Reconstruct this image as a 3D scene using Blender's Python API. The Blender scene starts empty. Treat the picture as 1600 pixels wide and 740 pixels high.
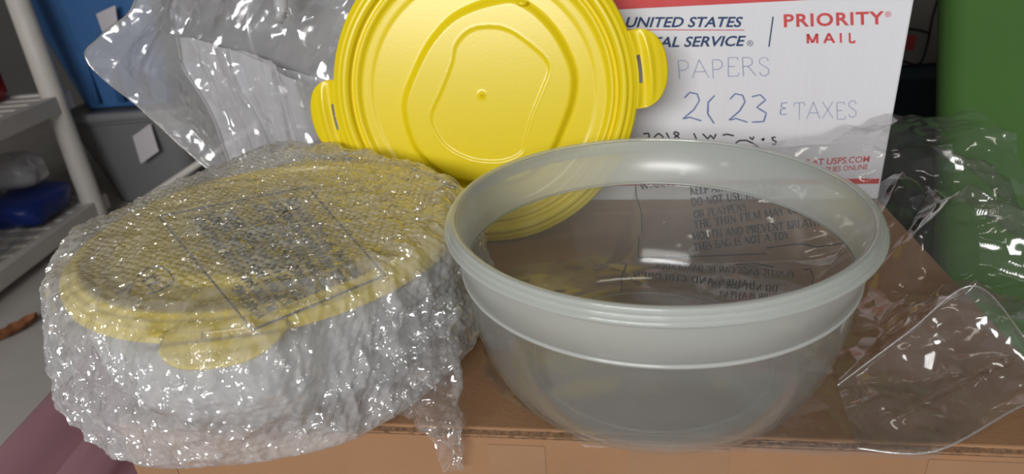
import bpy, bmesh, math, random
import numpy as np
from mathutils import Matrix, Vector

# ------------------------------------------------------------------ camera
F, PITCH, ROLL, CZ = 1049.5, 0.44631, -0.07445, 0.90      # focal length in pixels of a 1600x740 frame
sc = bpy.context.scene
col = sc.collection
_fw = np.array([0, math.cos(PITCH), -math.sin(PITCH)])
_up = np.array([0, math.sin(PITCH), math.cos(PITCH)])
_ri = np.array([1.0, 0, 0])
CR = math.cos(ROLL) * _ri + math.sin(ROLL) * _up
CU = -math.sin(ROLL) * _ri + math.cos(ROLL) * _up
cam = bpy.data.cameras.new('camera')
cam.sensor_width = 36; cam.sensor_fit = 'HORIZONTAL'; cam.lens = F / 1600 * 36
cam.clip_start = 0.02; cam.clip_end = 50
cam.dof.use_dof = True; cam.dof.focus_distance = 0.60; cam.dof.aperture_fstop = 7.0
camo = bpy.data.objects.new('camera', cam); col.objects.link(camo)
camo.matrix_world = Matrix(((CR[0], CU[0], -_fw[0], 0), (CR[1], CU[1], -_fw[1], 0), (CR[2], CU[2], -_fw[2], CZ), (0, 0, 0, 1)))
sc.camera = camo

# ------------------------------------------------------------------ light
w = bpy.data.worlds.new('world'); sc.world = w; w.use_nodes = True
w.node_tree.nodes['Background'].inputs[0].default_value = (0.75, 0.82, 0.95, 1)
w.node_tree.nodes['Background'].inputs[1].default_value = 0.45
sc.view_settings.view_transform = 'Standard'; sc.view_settings.look = 'None'
sc.view_settings.gamma = 1; sc.view_settings.exposure = 0.0; sc.view_settings.use_curve_mapping = False
sc.cycles.transparent_max_bounces = 40; sc.cycles.max_bounces = 12
sc.cycles.caustics_reflective = False; sc.cycles.caustics_refractive = False

def area(name, loc, target, sx, sy, power, color):
    l = bpy.data.lights.new(name, 'AREA'); l.shape = 'RECTANGLE'; l.size = sx; l.size_y = sy; l.energy = power; l.color = color
    o = bpy.data.objects.new(name, l); col.objects.link(o); o.location = loc
    o.rotation_euler = (Vector(target) - Vector(loc)).to_track_quat('-Z', 'Y').to_euler()
    return o
# daylight entering by the open garage door behind the camera, and the ceiling tube lamp
area('garage_door_daylight', (-1.15, -2.4, 1.78), (0.0, 0.7, 0.6), 2.0, 0.7, 90, (1.0, 0.985, 0.965))
area('ceiling_tube_light', (0.5, -0.5, 2.55), (0.5, -0.2, 0.0), 1.2, 0.12, 5, (1.0, 0.95, 0.86))

# ------------------------------------------------------------------ helpers
def ray(px, py): return _fw + CR * (px - 800) / F - CU * (py - 370) / F
def at_z(px, py, z):                       # photo point -> world point on a level plane
    r = ray(px, py); return r * (z - CZ) / r[2] + np.array([0, 0, CZ])
def at_plane(px, py, n, d):                # photo point -> world point on the plane n.(p-cam)=d
    r = ray(px, py); return r * d / (r @ n) + np.array([0, 0, CZ])
def at_y(px, py, y): return at_plane(px, py, np.array([0, 1.0, 0]), y)

def S(r, g, b):
    f = lambda c: (c / 255 / 12.92) if c / 255 <= 0.04045 else ((c / 255 + 0.055) / 1.055) ** 2.4
    return (f(r), f(g), f(b), 1)

def mesh_of(name, V, Fc, smooth=True):
    me = bpy.data.meshes.new(name)
    me.from_pydata([tuple(map(float, v)) for v in V], [], [tuple(map(int, f)) for f in Fc])
    if smooth: me.polygons.foreach_set('use_smooth', [True] * len(me.polygons))
    me.update(); return me
def grid_faces(ny, nx, wrap=False, off=0):
    i, j = np.meshgrid(np.arange(ny - 1), np.arange(nx if wrap else nx - 1), indexing='ij')
    j2 = (j + 1) % nx
    return (np.stack([i * nx + j, i * nx + j2, (i + 1) * nx + j2, (i + 1) * nx + j], -1).reshape(-1, 4) + off)
def fast_mesh(name, V, Q):
    V = np.asarray(V, np.float32).reshape(-1, 3); Q = np.asarray(Q, np.int32)
    me = bpy.data.meshes.new(name)
    me.vertices.add(len(V)); me.vertices.foreach_set('co', V.ravel())
    me.loops.add(Q.size); me.loops.foreach_set('vertex_index', Q.ravel())
    me.polygons.add(len(Q)); me.polygons.foreach_set('loop_start', np.arange(0, Q.size, 4, dtype=np.int32))
    me.polygons.foreach_set('use_smooth', np.ones(len(Q), bool))
    me.update(calc_edges=True); me.validate(); return me

def obj(name, V, Fc, mat, parent=None, origin=None, smooth=True, fast=False):
    V = np.asarray(V, float).reshape(-1, 3)
    o0 = np.array(parent['_loc'] if parent is not None else (origin if origin is not None else (0, 0, 0)), float)
    if parent is not None and origin is not None: o0 = o0 + np.array(origin) * 0
    me = fast_mesh(name, V - o0, Fc) if fast else mesh_of(name, V - o0, Fc, smooth)
    me.materials.append(mat)
    o = bpy.data.objects.new(name, me); col.objects.link(o)
    if parent is not None: o.parent = parent; o['_loc'] = list(o0)
    else: o.location = o0; o['_loc'] = list(o0)
    return o
def tag(o, label, cat, group=None, kind=None):
    o['label'] = label; o['category'] = cat
    if group: o['group'] = group
    if kind: o['kind'] = kind
    return o
def thing(name, loc, label, cat, group=None):
    o = bpy.data.objects.new(name, None); col.objects.link(o); o.location = loc; o['_loc'] = list(map(float, loc))
    o.empty_display_size = 0.02
    return tag(o, label, cat, group)
def struct(name, V, Fc, mat):
    o = obj(name, V, Fc, mat, smooth=False); o['kind'] = 'structure'; return o

def bevbox(c, s, bev=0.002, rz=0.0, seg=2):
    bm = bmesh.new(); bmesh.ops.create_cube(bm, size=1)
    bmesh.ops.scale(bm, vec=s, verts=bm.verts)
    if bev > 0: bmesh.ops.bevel(bm, geom=bm.edges[:], offset=bev, segments=seg, affect='EDGES', profile=0.5)
    bmesh.ops.rotate(bm, matrix=Matrix.Rotation(rz, 3, 'Z'), verts=bm.verts)
    bmesh.ops.translate(bm, vec=c, verts=bm.verts)
    bm.verts.index_update()
    V = [v.co[:] for v in bm.verts]; Fc = [[v.index for v in f.verts] for f in bm.faces]; bm.free()
    return np.array(V), Fc
def join(*parts):
    V = []; Fc = []; n = 0
    for v, f in parts:
        V += [tuple(p) for p in v]; Fc += [[i + n for i in q] for q in f]; n += len(v)
    return np.array(V), Fc
def lathe(prof, c=(0, 0, 0), seg=128, closed=False):
    prof = np.array(prof, float); t = np.linspace(0, 2 * np.pi, seg, endpoint=False)
    V = np.stack([prof[:, :1] * np.cos(t), prof[:, :1] * np.sin(t), np.repeat(prof[:, 1:2], seg, 1)], -1) + np.array(c)
    Fc = grid_faces(len(prof), seg, True)
    if closed:
        i = (len(prof) - 1) * seg; j = np.arange(seg)
        Fc = np.concatenate([Fc, np.stack([i + j, i + (j + 1) % seg, (j + 1) % seg, j], -1)])
    return V.reshape(-1, 3), Fc
def rrect(hx, hy, r, n=6):
    out = []
    for k, (sx, sy) in enumerate(((1, 1), (-1, 1), (-1, -1), (1, -1))):
        for i in range(n + 1):
            a = math.pi / 2 * (k + i / n)
            out.append((sx * (hx - r) + r * math.cos(a), sy * (hy - r) + r * math.sin(a)))
    return out
def loft(rings, c=(0, 0, 0), rz=0.0, cap0=True, cap1=True):      # rings: (hx, hy, r, z)
    V = []; n = None
    for hx, hy, r, z in rings:
        p = rrect(hx, hy, r); n = len(p)
        for x, y in p:
            V.append((c[0] + x * math.cos(rz) - y * math.sin(rz), c[1] + x * math.sin(rz) + y * math.cos(rz), c[2] + z))
    Fc = [list(f) for f in grid_faces(len(rings), n, True)]
    if cap0: Fc.append(list(range(n))[::-1])
    if cap1: Fc.append([(len(rings) - 1) * n + i for i in range(n)])
    return np.array(V), Fc
def tube(path, rad, seg=12, caps=True):
    path = [Vector(p) for p in path]; V = []; n = len(path)
    rad = rad if hasattr(rad, '__len__') else [rad] * n
    for i, p in enumerate(path):
        d = (path[min(i + 1, n - 1)] - path[max(i - 1, 0)]).normalized()
        a = d.cross(Vector((0, 0, 1)));
        if a.length < 1e-3: a = d.cross(Vector((1, 0, 0)))
        a.normalize(); b = d.cross(a)
        for k in range(seg):
            t = 2 * math.pi * k / seg; V.append(p + rad[i] * (a * math.cos(t) + b * math.sin(t)))
    Fc = [list(f) for f in grid_faces(n, seg, True)]
    if caps: Fc += [list(range(seg))[::-1], [(n - 1) * seg + k for k in range(seg)]]
    return np.array([v[:] for v in V]), Fc

_rng = np.random.RandomState(7); _tab = _rng.rand(65536)
def vnoise(P, scale, seed=0):
    q = np.asarray(P, float) / scale + seed * 17.31 + 1000.0
    i = np.floor(q).astype(np.int64); f = q - i; f = f * f * (3 - 2 * f); out = 0
    for dx in (0, 1):
        for dy in (0, 1):
            for dz in (0, 1):
                h = ((i[..., 0] + dx) * 73856093 ^ (i[..., 1] + dy) * 19349663 ^ (i[..., 2] + dz) * 83492791) & 65535
                wgt = (f[..., 0] if dx else 1 - f[..., 0]) * (f[..., 1] if dy else 1 - f[..., 1]) * (f[..., 2] if dz else 1 - f[..., 2])
                out = out + wgt * _tab[h]
    return out
def ridged(P, scale, seed=0): return 1 - np.abs(2 * vnoise(P, scale, seed) - 1)
def sstep(a, b, x):
    t = np.clip((x - a) / (b - a), 0, 1); return t * t * (3 - 2 * t)

# ------------------------------------------------------------------ materials
def new_mat(name):
    m = bpy.data.materials.new(name); m.use_nodes = True; nt = m.node_tree; nt.nodes.clear()
    return m, nt, nt.nodes.new('ShaderNodeOutputMaterial')
def pbr(name, c, rough=0.5, metal=0.0, noise=0.0, nscale=30.0, bump=0.0, bscale=200.0, spec=0.5, sss=0.0, coat=0.0, stretch=None, c2=None):
    m, nt, out = new_mat(name); N = nt.nodes.new; L = nt.links.new
    b = N('ShaderNodeBsdfPrincipled'); L(b.outputs[0], out.inputs[0])
    b.inputs['Base Color'].default_value = c; b.inputs['Roughness'].default_value = rough; b.inputs['Metallic'].default_value = metal
    b.inputs['Specular IOR Level'].default_value = spec; b.inputs['Coat Weight'].default_value = coat
    if sss: b.inputs['Subsurface Weight'].default_value = sss; b.inputs['Subsurface Scale'].default_value = 0.01; b.inputs['Subsurface Radius'].default_value = (1, .8, .2)
    tc = N('ShaderNodeTexCoord'); mp = N('ShaderNodeMapping'); L(tc.outputs['Object'], mp.inputs[0])
    if stretch: mp.inputs['Scale'].default_value = stretch
    if noise:
        n = N('ShaderNodeTexNoise'); n.inputs['Scale'].default_value = nscale; n.inputs['Detail'].default_value = 6; L(mp.outputs[0], n.inputs[0])
        mx = N('ShaderNodeMix'); mx.data_type = 'RGBA'
        mx.inputs['A'].default_value = c
        mx.inputs['B'].default_value = c2 if c2 else tuple(x * 0.6 for x in c[:3]) + (1,)
        mr = N('ShaderNodeMapRange'); mr.inputs['From Min'].default_value = 0.35; mr.inputs['From Max'].default_value = 0.7; mr.inputs['To Max'].default_value = noise
        L(n.outputs['Fac'], mr.inputs[0]); L(mr.outputs[0], mx.inputs['Factor']); L(mx.outputs['Result'], b.inputs['Base Color'])
    if bump:
        n2 = N('ShaderNodeTexNoise'); n2.inputs['Scale'].default_value = bscale; L(mp.outputs[0], n2.inputs[0])
        bp = N('ShaderNodeBump'); bp.inputs['Strength'].default_value = bump; bp.inputs['Distance'].default_value = 0.002
        L(n2.outputs['Fac'], bp.inputs['Height']); L(bp.outputs[0], b.inputs['Normal'])
    return m
def film(name, milk, milkcol, gloss0=0.05, gloss1=0.7, power=3.0, rough=0.08, tint=(1, 1, 1, 1), bump=0.0, bscale=200.0, trans=0.5, glosscol=(1, 1, 1, 1), facet=0.0, fscale=100.0):
    """thin clear plastic: see-through + milky scatter + gloss rising to grazing"""
    m, nt, out = new_mat(name); N = nt.nodes.new; L = nt.links.new
    tr = N('ShaderNodeBsdfTransparent'); tr.inputs[0].default_value = tint
    df = N('ShaderNodeBsdfDiffuse'); df.inputs[0].default_value = milkcol
    tl = N('ShaderNodeBsdfTranslucent'); tl.inputs[0].default_value = milkcol
    mk = N('ShaderNodeMixShader'); mk.inputs[0].default_value = trans; L(df.outputs[0], mk.inputs[1]); L(tl.outputs[0], mk.inputs[2])
    m1 = N('ShaderNodeMixShader'); m1.inputs[0].default_value = milk; L(tr.outputs[0], m1.inputs[1]); L(mk.outputs[0], m1.inputs[2])
    gl = N('ShaderNodeBsdfGlossy'); gl.inputs['Roughness'].default_value = rough; gl.inputs['Color'].default_value = glosscol
    lw = N('ShaderNodeLayerWeight'); lw.inputs[0].default_value = 0.5
    pw = N('ShaderNodeMath'); pw.operation = 'POWER'; pw.inputs[1].default_value = power; L(lw.outputs['Facing'], pw.inputs[0])
    ma = N('ShaderNodeMath'); ma.operation = 'MULTIPLY_ADD'; ma.inputs[1].default_value = gloss1 - gloss0; ma.inputs[2].default_value = gloss0; L(pw.outputs[0], ma.inputs[0])
    m2 = N('ShaderNodeMixShader'); L(ma.outputs[0], m2.inputs[0]); L(m1.outputs[0], m2.inputs[1]); L(gl.outputs[0], m2.inputs[2])
    if facet:      # flat crinkle facets, each tilted its own way
        tc = N('ShaderNodeTexCoord'); ns = N('ShaderNodeTexNoise'); ns.inputs['Scale'].default_value = fscale * .6; L(tc.outputs['Object'], ns.inputs[0])
        va = N('ShaderNodeVectorMath'); va.operation = 'MULTIPLY_ADD'; L(ns.outputs['Color'], va.inputs[0]); va.inputs[1].default_value = (1.4 / fscale,) * 3; L(tc.outputs['Object'], va.inputs[2])
        vo = N('ShaderNodeTexVoronoi'); vo.inputs['Scale'].default_value = fscale; L(va.outputs[0], vo.inputs['Vector'])
        sb = N('ShaderNodeVectorMath'); sb.operation = 'SUBTRACT'; L(va.outputs[0], sb.inputs[0]); L(vo.outputs['Position'], sb.inputs[1])
        cc = N('ShaderNodeVectorMath'); cc.operation = 'SUBTRACT'; L(vo.outputs['Color'], cc.inputs[0]); cc.inputs[1].default_value = (.5, .5, .5)
        dt = N('ShaderNodeVectorMath'); dt.operation = 'DOT_PRODUCT'; L(sb.outputs[0], dt.inputs[0]); L(cc.outputs[0], dt.inputs[1])
        bp = N('ShaderNodeBump'); bp.inputs['Strength'].default_value = 1.0; bp.inputs['Distance'].default_value = facet
        L(dt.outputs['Value'], bp.inputs['Height'])
        L(bp.outputs[0], gl.inputs['Normal'])
    elif bump:
        tc = N('ShaderNodeTexCoord'); n2 = N('ShaderNodeTexNoise'); n2.inputs['Scale'].default_value = bscale; L(tc.outputs['Object'], n2.inputs[0])
        bp = N('ShaderNodeBump'); bp.inputs['Strength'].default_value = bump; bp.inputs['Distance'].default_value = 0.002
        L(n2.outputs['Fac'], bp.inputs['Height'])
        for nd in (gl, df, lw): L(bp.outputs[0], nd.inputs['Normal'])
    L(m2.outputs[0], out.inputs[0]); return m

M = {}
M['kraft'] = pbr('kraft_cardboard', S(154, 117, 87), 0.85, noise=0.35, nscale=14, bump=0.15, bscale=300, c2=S(136, 102, 74), spec=0.2)
M['kraft_edge'] = pbr('cardboard_cut_edge', S(120, 90, 64), 0.95, noise=0.8, nscale=260, c2=S(60, 44, 32))
M['tape'] = pbr('brown_packing_tape', S(152, 117, 87), 0.4, noise=0.3, nscale=25, c2=S(138, 104, 76))
M['yellow'] = pbr('yellow_plastic', S(232, 208, 28), 0.24, bump=0.02, bscale=400, spec=0.4)
M['white_card'] = pbr('white_box_card', S(226, 226, 230), 0.7, noise=0.25, nscale=9, c2=S(212, 212, 217), bump=0.25, bscale=60, stretch=(2.2, 2.2, 0.15), spec=0.3)
M['red_ink'] = pbr('red_ink', S(205, 70, 72), 0.6, noise=0.3, nscale=60, c2=S(215, 100, 100))
M['navy_ink'] = pbr('navy_ink', S(34, 62, 104), 0.6)
M['pen_blue'] = pbr('ballpoint_ink', S(150, 158, 190), 0.6, noise=0.7, nscale=60, c2=S(190, 195, 212))
M['pen_dark'] = pbr('ballpoint_ink_dark', S(96, 112, 165), 0.6, noise=0.6, nscale=80, c2=S(150, 160, 195))
M['marker'] = pbr('black_marker', S(32, 32, 36), 0.6)
M['print'] = pbr('bag_print', S(18, 24, 38), 0.7, spec=0.2)
M['print_grey'] = pbr('bag_print_worn', S(52, 52, 52), 0.7)
M['bowl_body'] = film('clear_bowl_plastic', 0.115, S(216, 220, 220), 0.03, 0.40, 3.0, 0.10, (0.96, 0.97, 0.97, 1))
M['bowl_collar'] = film('frosted_bowl_plastic', 0.47, S(234, 238, 236), 0.03, 0.35, 3.0, 0.25, (0.96, 0.97, 0.97, 1))
M['bowl_rim'] = film('frosted_rim_plastic', 0.48, S(240, 244, 241), 0.05, 0.5, 3.0, 0.12, (0.96, 0.98, 0.97, 1))
M['bowl_ridge'] = film('ridge_plastic', 0.55, S(242, 246, 244), 0.05, 0.5, 3.0, 0.15)
M['milky_bowl'] = film('milky_bowl_plastic', 0.85, S(232, 234, 236), 0.04, 0.4, 3.0, 0.2)
M['film'] = film('shade_tinted_film', 0.07, S(215, 215, 215), 0.05, 0.65, 2.6, 0.10, (0.87, 0.87, 0.87, 1), facet=0.6, fscale=24)  # grey tint of the film stands in for shade on the carton top
M['bag_film'] = film('thick_poly_film', 0.52, S(226, 226, 230), 0.08, 0.7, 2.2, 0.15, (0.97, 0.97, 0.97, 1), facet=0.7, fscale=42, trans=0.2)
M['bubble'] = film('bubble_wrap_film', 0.37, S(246, 246, 248), 0.11, 0.6, 2.2, 0.10, (0.97, 0.97, 0.97, 1), facet=1.5, fscale=150, trans=0.38)
M['bag_front'] = film('folded_poly_film', 0.36, S(236, 236, 238), 0.08, 0.7, 2.2, 0.15, (0.97, 0.97, 0.97, 1), facet=0.7, fscale=30, trans=0.2)
M['bright_streak'] = film('bright_streak_film', 0.35, S(240, 240, 240), 0.25, 0.8, 1.5, 0.12)  # pale film for the tubes that draw bright streaks along folds
M['flap'] = film('folded_clear_film', 0.08, S(230, 230, 228), 0.05, 0.6, 2.6, 0.10, (0.95, 0.95, 0.95, 1), facet=0.9, fscale=26)
M['loose'] = film('loose_wrap_film', 0.16, S(240, 240, 242), 0.10, 0.65, 2.0, 0.09, (0.94, 0.94, 0.94, 1), facet=1.2, fscale=90)
M['silver'] = pbr('brushed_silver', S(215, 216, 218), 0.33, metal=1.0, bump=0.02, bscale=100)
M['white_plastic'] = pbr('offwhite_plastic', S(226, 220, 212), 0.5, noise=0.2, nscale=12)
M['blue_tote'] = pbr('blue_plastic', S(74, 120, 176), 0.35, noise=0.2, nscale=6)
M['grey_tote'] = pbr('grey_plastic', S(132, 132, 133), 0.45, noise=0.2, nscale=6)
M['green_tote'] = pbr('green_plastic', S(82, 122, 62), 0.5, noise=0.25, nscale=5, bump=0.05, bscale=500, c2=S(72, 108, 56))
M['paper'] = pbr('paper_label', S(205, 200, 205), 0.7)
M['mauve'] = pbr('mauve_plastic', S(172, 128, 138), 0.4, noise=0.2, nscale=8)
M['dark_card'] = pbr('dark_grey_card', S(118, 116, 112), 0.7)
M['black_ink'] = pbr('black_ink', S(22, 26, 28), 0.6)
M['dark_red'] = pbr('dull_red_print', S(170, 56, 62), 0.6)
M['navy_bin'] = pbr('navy_black_plastic', S(34, 50, 58), 0.5)
M['black'] = pbr('black_plastic', S(24, 24, 27), 0.5)
M['red'] = pbr('red_plastic', S(160, 28, 36), 0.4)
M['tarp'] = pbr('blue_tarp', S(28, 52, 130), 0.4, noise=0.3, nscale=10)
M['dark_green'] = pbr('dark_green_plastic', S(22, 52, 30), 0.5)
M['concrete'] = pbr('concrete', S(200, 194, 188), 0.8, noise=0.5, nscale=4, c2=S(172, 166, 160), bump=0.2, bscale=60)
M['wall'] = pbr('grey_wall', S(120, 118, 114), 0.9, noise=0.2, nscale=3)
M['leaf'] = pbr('dry_leaf', S(140, 88, 52), 0.8, noise=0.5, nscale=60)
M['tube_card'] = pbr('cardboard_tube', S(140, 108, 80), 0.8, noise=0.3, nscale=30)

# ------------------------------------------------------------------ setting
def plane(p0, p1, p2, p3): return np.array([p0, p1, p2, p3]), [[0, 1, 2, 3]]
struct('floor', *plane((-3.4, -3, 0), (3.4, -3, 0), (3.4, 4.2, 0), (-3.4, 4.2, 0)), M['concrete'])
struct('wall_back', *plane((-3.4, 4.2, 0), (3.4, 4.2, 0), (3.4, 4.2, 2.7), (-3.4, 4.2, 2.7)), M['wall'])
struct('wall_left', *plane((-3.4, -3, 0), (-3.4, 4.2, 0), (-3.4, 4.2, 2.7), (-3.4, -3, 2.7)), M['wall'])
struct('wall_right', *plane((3.4, 4.2, 0), (3.4, -3, 0), (3.4, -3, 2.7), (3.4, 4.2, 2.7)), M['wall'])
struct('ceiling', *plane((-3.4, 4.2, 2.7), (3.4, 4.2, 2.7), (3.4, -3, 2.7), (-3.4, -3, 2.7)), M['wall'])

# ------------------------------------------------------------------ carton used as a table
T = 0.542
YAW = math.radians(-9.1)
E1 = np.array([math.cos(YAW), math.sin(YAW), 0]); E2 = np.array([-math.sin(YAW), math.cos(YAW), 0])
def uvz(u, v, z): return u * E1 + v * E2 + np.array([0, 0, z])
U0, U1, V0, V1 = -0.413, 0.341, 0.395, 1.06
carton = thing('cardboard_carton', uvz((U0 + U1) / 2, (V0 + V1) / 2, 0), 'large brown cardboard carton used as a table under the clear bowl', 'carton')
def ubox(u0, u1, v0, v1, z0, z1, bev=0.0015):
    c = uvz((u0 + u1) / 2, (v0 + v1) / 2, (z0 + z1) / 2)
    return bevbox(c, (u1 - u0, v1 - v0, z1 - z0), bev, YAW)
obj('wall_panel', *ubox(U0, U1, V0, V0 + 0.005, 0, T - 0.0045), M['kraft'], carton, smooth=False)
obj('wall_panel', *ubox(U0, U1, V1 - 0.005, V1, 0, T - 0.0045), M['kraft'], carton, smooth=False)
obj('wall_panel', *ubox(U0, U0 + 0.005, V0 + 0.005, V1 - 0.005, 0, T - 0.0045), M['kraft'], carton, smooth=False)
obj('wall_panel', *ubox(U1 - 0.005, U1, V0 + 0.005, V1 - 0.005, 0, T - 0.0045), M['kraft'], carton, smooth=False)
vm = (V0 + V1) / 2 + 0.08
obj('top_flap', *ubox(U0, U1, V0 + 0.0035, vm - 0.001, T - 0.0045, T), M['kraft'], carton, smooth=False)
obj('top_flap', *ubox(U0, U1, vm + 0.001, V1, T - 0.0045, T), M['kraft'], carton, smooth=False)
rnd = random.Random(3)
# torn corrugated strip along the front fold
tv, tf = [], []
for k in range(150):
    u = U0 + 0.004 + (U1 - U0 - 0.008) * k / 149
    for (v, z) in ((V0 - 0.0004, T - 0.0062), (V0 + 0.0015 + rnd.uniform(0, 0.0012), T - 0.0035 + rnd.uniform(-0.0008, 0.0008)), (V0 + 0.0045, T - 0.0008 + rnd.uniform(-0.0004, 0.0004))):
        tv.append(uvz(u, v, z))
for k in range(149):
    for j in range(2): tf.append([k * 3 + j, (k + 1) * 3 + j, (k + 1) * 3 + j + 1, k * 3 + j + 1])
obj('torn_edge', tv, tf, M['kraft_edge'], carton, smooth=False)
for (a, b, z0, z1) in ((-0.412, -0.372, 0.10, 0.531), (0.012, 0.088, 0.05, 0.533), (-0.095, -0.05, 0.05, 0.529), (0.225, 0.30, 0.1, 0.531)):
    obj('tape_strip', *ubox(a, b, V0 - 0.0006, V0, z0, z1, 0), M['tape'], carton, smooth=False)

# ------------------------------------------------------------------ strokes and lettering
GL = {  # width, strokes: (kind, points); v = thick upright with serifs, t = thick, n = thin
 'A': (.8, [('n', [(0, 0), (.38, 1)]), ('t', [(.38, 1), (.78, 0)]), ('n', [(.15, .35), (.62, .35)])]),
 'B': (.65, [('v', [(.12, 0), (.12, 1)]), ('n', [(.12, 1), (.42, 1), (.55, .88), (.55, .64), (.42, .53), (.12, .53)]), ('t', [(.42, .53), (.6, .4), (.6, .13), (.42, 0)]), ('n', [(.42, 0), (.12, 0)])]),
 'C': (.75, [('n', [(.68, .8), (.55, .97), (.35, 1)]), ('t', [(.35, 1), (.15, .85), (.07, .5), (.15, .15), (.35, 0)]), ('n', [(.35, 0), (.55, .03), (.7, .2)])]),
 'D': (.78, [('v', [(.12, 0), (.12, 1)]), ('n', [(.12, 1), (.42, 1)]), ('t', [(.42, 1), (.64, .8), (.7, .5), (.64, .2), (.42, 0)]), ('n', [(.42, 0), (.12, 0)])]),
 'E': (.65, [('v', [(.12, 0), (.12, 1)]), ('n', [(.12, 1), (.56, 1), (.56, .85)]), ('n', [(.12, .52), (.42, .52)]), ('n', [(.12, 0), (.58, 0), (.6, .18)])]),
 'F': (.6, [('v', [(.12, 0), (.12, 1)]), ('n', [(.12, 1), (.55, 1), (.55, .82)]), ('n', [(.12, .52), (.42, .52)])]),
 'G': (.8, [('n', [(.68, .82), (.55, .97), (.35, 1)]), ('t', [(.35, 1), (.15, .85), (.07, .5), (.15, .15), (.35, 0)]), ('n', [(.35, 0), (.55, .02), (.68, .1)]), ('t', [(.68, .08), (.68, .45)]), ('n', [(.5, .45), (.78, .45)])]),
 'H': (.82, [('v', [(.14, 0), (.14, 1)]), ('v', [(.68, 0), (.68, 1)]), ('n', [(.14, .5), (.68, .5)])]),
 'I': (.36, [('v', [(.18, 0), (.18, 1)])]),
 'K': (.78, [('v', [(.14, 0), (.14, 1)]), ('n', [(.14, .42), (.62, 1)]), ('t', [(.3, .58), (.72, 0)])]),
 'L': (.62, [('v', [(.12, 0), (.12, 1)]), ('n', [(.12, 0), (.56, 0), (.58, .2)])]),
 'M': (.98, [('n', [(.12, 0), (.12, 1)]), ('t', [(.12, 1), (.48, .08)]), ('n', [(.48, .08), (.84, 1)]), ('v', [(.84, 0), (.84, 1)])]),
 'N': (.84, [('n', [(.13, 0), (.13, 1)]), ('t', [(.1, 1), (.7, 0)]), ('n', [(.7, 0), (.7, 1)])]),
 'O': (.8, [('t', [(.38, 1), (.15, .85), (.07, .5), (.15, .15), (.38, 0)]), ('t', [(.38, 0), (.63, .15), (.71, .5), (.63, .85), (.38, 1)])]),
 'P': (.64, [('v', [(.12, 0), (.12, 1)]), ('n', [(.12, 1), (.4, 1)]), ('t', [(.4, 1), (.56, .88), (.56, .62), (.4, .48)]), ('n', [(.4, .48), (.12, .48)])]),
 'R': (.74, [('v', [(.12, 0), (.12, 1)]), ('n', [(.12, 1), (.4, 1)]), ('t', [(.4, 1), (.56, .88), (.56, .64), (.4, .52)]), ('n', [(.4, .52), (.12, .52)]), ('t', [(.36, .5), (.7, 0)])]),
 'S': (.6, [('n', [(.52, .8), (.42, .97), (.26, 1), (.1, .88), (.1, .68)]), ('t', [(.1, .68), (.5, .36)]), ('n', [(.5, .36), (.5, .14), (.34, 0), (.16, .03), (.06, .22)])]),
 'T': (.7, [('v', [(.34, 0), (.34, 1)]), ('n', [(.03, .8), (.05, 1), (.63, 1), (.65, .8)])]),
 'U': (.8, [('t', [(.14, 1), (.14, .25), (.26, .04), (.42, 0)]), ('n', [(.42, 0), (.6, .06), (.66, .25), (.66, 1)])]),
 'V': (.78, [('t', [(.03, 1), (.4, 0)]), ('n', [(.4, 0), (.74, 1)])]),
 'W': (1.1, [('t', [(.03, 1), (.3, 0)]), ('n', [(.3, 0), (.54, .9)]), ('t', [(.54, .9), (.78, 0)]), ('n', [(.78, 0), (1.05, 1)])]),
 'X': (.75, [('t', [(.05, 1), (.68, 0)]), ('n', [(.05, 0), (.66, 1)])]),
 'Y': (.75, [('t', [(.03, 1), (.36, .45)]), ('n', [(.36, .45), (.7, 1)]), ('t', [(.36, .45), (.36, 0)])]),
 '.': (.28, [('t', [(.1, 0), (.1, .1)])]), ',': (.28, [('t', [(.12, .1), (.08, -.1)])]),
 ':': (.3, [('t', [(.12, .05), (.12, .16)]), ('t', [(.12, .5), (.12, .61)])]),
 '2': (.62, [('n', [(.05, .8), (.2, 1), (.42, .95), (.5, .72), (.36, .4), (.05, .05), (.25, .12), (.6, 0)])]),
 '0': (.62, [('n', [(.32, 1), (.1, .8), (.08, .3), (.28, 0), (.5, .2), (.54, .7), (.36, 1)])]),
 '(': (.62, [('n', [(.34, 1), (.14, .75), (.12, .35), (.3, 0)])]),
 '1': (.3, [('n', [(.16, 1), (.15, 0)])]),
 '3': (.6, [('n', [(.05, .92), (.3, 1), (.46, .82), (.2, .55), (.48, .35), (.4, .05), (.05, .02)])]),
 '8': (.55, [('n', [(.4, .92), (.2, 1), (.12, .78), (.4, .4), (.36, .05), (.12, .05), (.1, .35), (.42, .85)])]),
 '&': (.5, [('n', [(.4, .95), (.12, .9), (.12, .62), (.35, .55), (.1, .45), (.1, .1), (.42, .12)])]),
 ' ': (.4, []),
}
def ribbon(pts, wd):
    pts = [np.array(p, float) for p in pts]; L, Rr = [], []
    for i, p in enumerate(pts):
        d = pts[min(i + 1, len(pts) - 1)] - pts[max(i - 1, 0)]; d = d / (np.linalg.norm(d) + 1e-9); n = np.array([-d[1], d[0]])
        L.append(p + n * wd / 2); Rr.append(p - n * wd / 2)
    V = L + Rr; n = len(pts)
    return V, [[i, i + 1, n + i + 1, n + i] for i in range(n - 1)]
def subdiv(pts, k=4):
    out = []
    for a, b in zip(pts[:-1], pts[1:]):
        for i in range(k): out.append((a[0] + (b[0] - a[0]) * i / k, a[1] + (b[1] - a[1]) * i / k))
    return out + [pts[-1]]
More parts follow.
